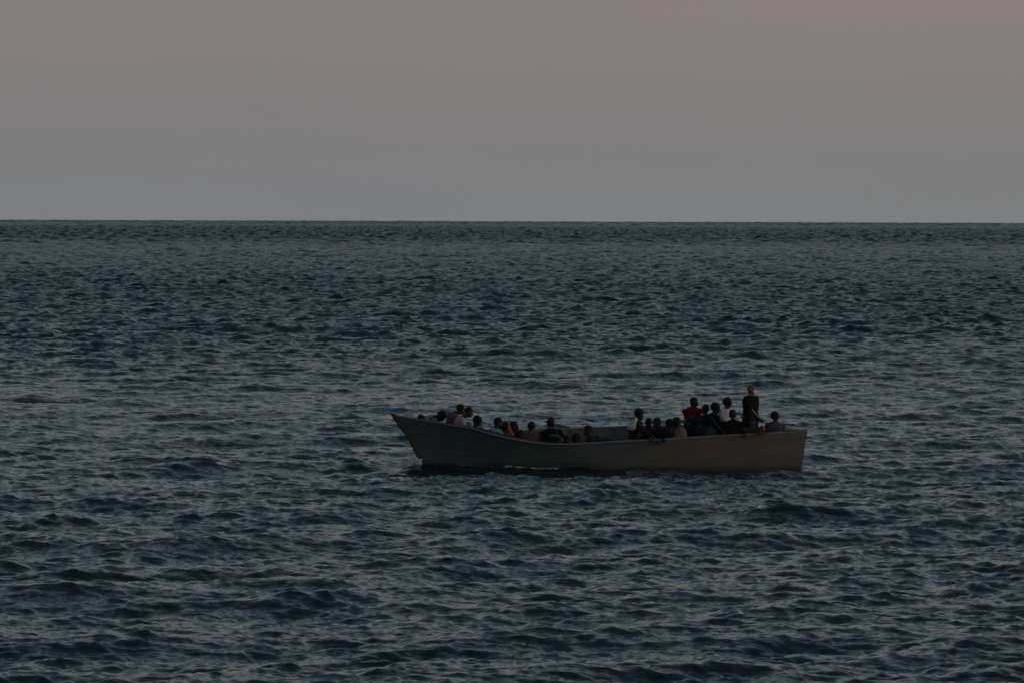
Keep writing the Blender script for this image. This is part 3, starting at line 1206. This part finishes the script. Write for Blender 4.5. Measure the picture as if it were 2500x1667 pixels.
person('person in a bright red shirt sitting high above the aft crowd', (1695, 982), 120.55, face=-20, body=-70, seat=0.80, pitch=6,
       shirt=RED, bottoms=OLIVE, hair='short', sleeve='short', width=1.05, hands=[(1672, 1025, 120.2), (1712, 1020, 120.2)])
person('person in black crouched at the red shirt\'s knees', (1684, 1030), 119.9, face=80, body=85, seat=0.35, pitch=30, lean=90, hunch=0.6,
       shirt=BLACK, bottoms=BLACK, hair='short', sleeve='long', width=1.12)
person('dark head just right of the red shirt, above a navy top', (1721, 999), 120.1, face=120, body=110, seat=0.60, shirt=NAVY, bottoms=NAVY,
       hair='short', sleeve='long', width=1.05)
person('person in dark navy bent over the rail below the red shirt', (1707, 1034), 119.75, face=110, body=100, seat=0.30, pitch=35, lean=95, hunch=0.9,
       shirt=NAVY, bottoms=NAVY, hair='thick', sleeve='long', width=1.05)
person('person in black with thick hair between the navy top and the white shirt', (1748, 996), 119.9, face=-10, body=20, seat=0.60, pitch=4,
       shirt=BLACK, bottoms=OLIVE, hair='thick', sleeve='long', width=1.08)
person('person in a moss green top low at the rail beneath the pale rope', (1737, 1040), 119.75, face=90, body=80, seat=0.25, pitch=30, lean=85, hunch=0.9,
       shirt=MOSS, bottoms=CHAR, hair='short')
person('person in an open-necked white shirt with tall black hair', (1777, 983), 120.45, face=-15, body=-40, seat=0.78, pitch=2, skin='mid',
       shirt=WHITE, bottoms=CHAR, hair='thick', s=1.0)
person('person in a black shirt sitting with their back to the rail below the white shirt', (1789, 1012), 119.5, face=80, body=85, seat=0.45,
       shirt=BLACK, bottoms=BLACK, hair='short', sleeve='short', width=1.1, lean=90, hands=[(1760, 1052, 119.7), (1824, 1056, 119.25)])
person('bald man in a white face mask and black shirt standing above the crowd', (1835, 950.5), 119.95, face=-18, body=-32, stand=True, skin='tan',
       shirt=BLACK, bottoms=SHORTS, hair=None, mask=True, floor=0.30, width=1.27, hands=[(1808, 1026, 119.75), (1863, 1034, 119.9)],
       curl=0.9, group='people crowded in the boat')
person('person in an olive top bent double in front of the standing bald man', (1833, 1034), 119.5, face=-50, body=-60, seat=0.50, pitch=60,
       shirt=OLIVE, bottoms=OLIVE, hair='short', sleeve='short', width=1.1, hands=[(1818, 1060, 119.1), (1862, 1056, 119.15)], hunch=0.8, lean=-20)
person('person leaning forearms on the rail beside the bent olive top, reddish skin', (1861, 1048), 119.55, face=-30, body=-45, seat=0.35, pitch=30,
       shirt=cloth('cloth_dusty_rose', (0.20, 0.095, 0.09)), bottoms=CHAR, hair=None, sleeve='none', skin='tan', s=0.8, hands=[None, (1866, 1057, 119.2)])
person('person in a grey patterned shirt sitting alone at the stern', (1893, 1017), 119.85, face=60, body=75, seat=0.52, pitch=0,
       shirt=GREYMELT, bottoms=CHAR, hair='thick', s=0.92)


# orange life jacket collar standing up behind the neck of p8
def life_collar(pi):
    bm = bmesh.new()
    pts = [P(1246, 1034, 119.62), P(1243.5, 1040, 119.56), P(1244.5, 1048, 119.50), P(1248, 1055, 119.46), P(1253, 1061, 119.42)]
    rr = [0.022, 0.036, 0.040, 0.040, 0.030]
    for k in range(4):
        add_capsule(bm, pts[k], pts[k + 1], rr[k], rr[k + 1], 12)
    pts = [p + Vector((0.05, 0.26, 0)) for p in pts]
    for k in range(4):
        add_capsule(bm, pts[k], pts[k + 1], rr[k], rr[k + 1], 12)
    me = fuse(bm, 'life_jacket', 0.010, 0.003, keep=[])
    link('life_jacket', me, cloth('life_jacket_orange', (0.62, 0.15, 0.03), var=0.12), pi['root'])


life_collar(p8)


# white cloth over the shoulder of p16
def shoulder_cloth(pi):
    bm = bmesh.new()
    sp = pi['spine']
    a = P(1549, 1027, 119.68)
    b = P(1545, 1043, 119.62)
    c = P(1540, 1042, 119.75)
    for q0, q1, r0, r1 in ((a, b, 0.055, 0.085), (a, c, 0.05, 0.08), (P(1556, 1020, 119.95), a, 0.035, 0.05)):
        add_capsule(bm, q0, q1, r0, r1, 12)
    me = fuse(bm, 'shoulder_cloth', 0.011, 0.008, 7.0, keep=[])
    link('shoulder_cloth', me, OFFW, pi['root'])


shoulder_cloth(p16)


# pale lettering and a yellow-green sleeve stripe on the black jacket
def jacket_letters(pi):
    cu = bpy.data.curves.new('lettering', 'FONT')
    cu.body = 'CIONAL'
    cu.size = 0.062
    cu.extrude = 0.003
    cu.align_x = 'CENTER'
    cu.align_y = 'CENTER'
    cu.space_character = 1.12
    o = bpy.data.objects.new('tmp_text', cu)
    COL.objects.link(o)
    dg = bpy.context.evaluated_depsgraph_get()
    me = bpy.data.meshes.new_from_object(o.evaluated_get(dg))
    bpy.data.objects.remove(o)
    me.name = 'lettering'
    # lay it on the curved back: x along the back, pushed to the shirt surface
    c = P(1353, 1062, 119.2)
    dgt = bpy.context.evaluated_depsgraph_get()
    shirt = [ch for ch in pi['root'].children if ch.name.startswith('shirt')][0]
    bpy.context.view_layer.update()
    for v in me.vertices:
        x, y, z = v.co
        y = y - 0.35 * x * x * 1.0 - 0.02 * x
        p = Vector((c.x + x, c.y - 1.0, c.z + y))
        inv = shirt.matrix_world.inverted()
        ok, loc, nrm, idx = shirt.ray_cast(inv @ p, inv.to_3x3() @ Vector((0, 1, 0)))
        yy = (shirt.matrix_world @ loc).y if ok else c.y
        v.co = Vector((p.x, yy - 0.004 - z, p.z))
    link('lettering', me, cloth('lettering_pale', (0.30, 0.27, 0.27), var=0.3), pi['root'])
    bm = bmesh.new()
    q = [P(1363, 1066, 119.28), P(1368, 1066, 119.22), P(1373, 1071, 119.2), P(1375, 1075, 119.2)]
    a, e, w = pi['arms'][1]
    for i in range(3):
        add_capsule(bm, q[i], q[i + 1], 0.012, 0.014, 8)
    me = fuse(bm, 'sleeve_stripe', 0.006)
    link('sleeve_stripe', me, cloth('stripe_yellow_green', (0.30, 0.31, 0.16), var=0.3), pi['root'])


jacket_letters(p10)

# dark bag lying low amidships
def bag():
    root = empty('duffel_bag', P(1480, 1085, 119.6))
    tag(root, 'low dark duffel bag showing just above the rail amidships', 'bag')
    bm = bmesh.new()
    add_capsule(bm, P(1463, 1080, 119.5), P(1492, 1078, 119.7), 0.085, 0.075, 14)
    add_capsule(bm, P(1470, 1084, 119.6), P(1488, 1083, 119.7), 0.11, 0.10, 14)
    me = fuse(bm, 'bag_body', 0.010, 0.010, 7.0, keep=[])
    link('bag_body', me, NAVY, root)
    bm = bmesh.new()
    pts = [P(1468 + 4 * i, 1074 - 6 * math.sin(math.pi * i / 5), 119.58) for i in range(6)]
    for i in range(5):
        add_capsule(bm, pts[i], pts[i + 1], 0.010, 0.010, 8)
    me = bpy.data.meshes.new('strap')
    bm.to_mesh(me)
    link('strap', me, BLACK, root)


bag()


# pale rope falling over the rail
def rope():
    bm = bmesh.new()
    pts = [P(1736, 1016, 119.45), P(1741, 1023, 119.3), P(1747, 1032, 119.2), P(1754, 1041, 119.12), P(1762, 1050, 119.08), P(1770, 1058, 119.04), P(1779, 1062, 119.02)]
    for i in range(len(pts) - 1):
        add_capsule(bm, pts[i], pts[i + 1], 0.008, 0.008, 8)
    me = bpy.data.meshes.new('rope')
    bm.to_mesh(me)
    o = link('rope', smooth(me), cloth('rope_pale', (0.11, 0.115, 0.10), var=0.2))
    tag(o, 'thin pale rope slanting down across dark clothes to the rail', 'rope')


rope()


# ------------------------------------------------------------------ bow spray and foam along the near side
def spray():
    wlx = np.linspace(stem_x(0.0), stern_x(0.0), NS)
    wly = waterline_halfwidth(-1)
    rnd = random.Random(4)
    bm = bmesh.new()
    for i in range(800):
        t = rnd.random()
        px = 966 + 72 * (t ** 0.7)
        peak = 1115 + 25 * abs((px - 1014) / 40) ** 1.1 if px < 1028 else 1134
        py = 1146 - (1146 - peak) * rnd.random() ** 0.8
        Y = 119.80 - 0.35 * rnd.random()
        r = rnd.uniform(0.010, 0.034) * (0.7 if py < peak + 5 else 1.0)
        p = P(px, py, Y)
        add_capsule(bm, p, p + Vector((rnd.uniform(-.05, .05), rnd.uniform(-.02, .02), rnd.uniform(-.02, .01))), r, r * 0.7, 6)
    for (a, b, h, n) in ((1026, 1075, 11, 260), (1075, 1130, 8, 150), (1125, 1190, 6, 90), (1232, 1285, 9, 160), (1290, 1400, 5, 60)):
        for i in range(n):
            u = rnd.random()
            px = a + (b - a) * u
            env = h * (0.35 + 0.65 * abs(math.sin(px * 0.11) * math.sin(px * 0.031 + 1)))
            bb = float(np.interp(P(px, 1144, YB).x, wlx, wly))
            Y = YB - bb - 0.01 - 0.14 * rnd.random()
            p = P(px, 1144 - env * rnd.random(), Y)
            r = rnd.uniform(0.004, 0.009)
            add_capsule(bm, p, p + Vector((rnd.uniform(-.08, .08), 0, rnd.uniform(-.012, .012))), r, r * 0.6, 6)
    me = bpy.data.meshes.new('bow_spray')
    bm.to_mesh(me)
    bm.free()
    smooth(me)
    o = link('bow_spray', me, mat('foam_white', (0.66, 0.73, 0.73), 0.9, 0.2, 20))
    tag(o, 'white foam thrown up where the bow cuts the water', 'foam', kind='stuff')


spray()
build_sea()
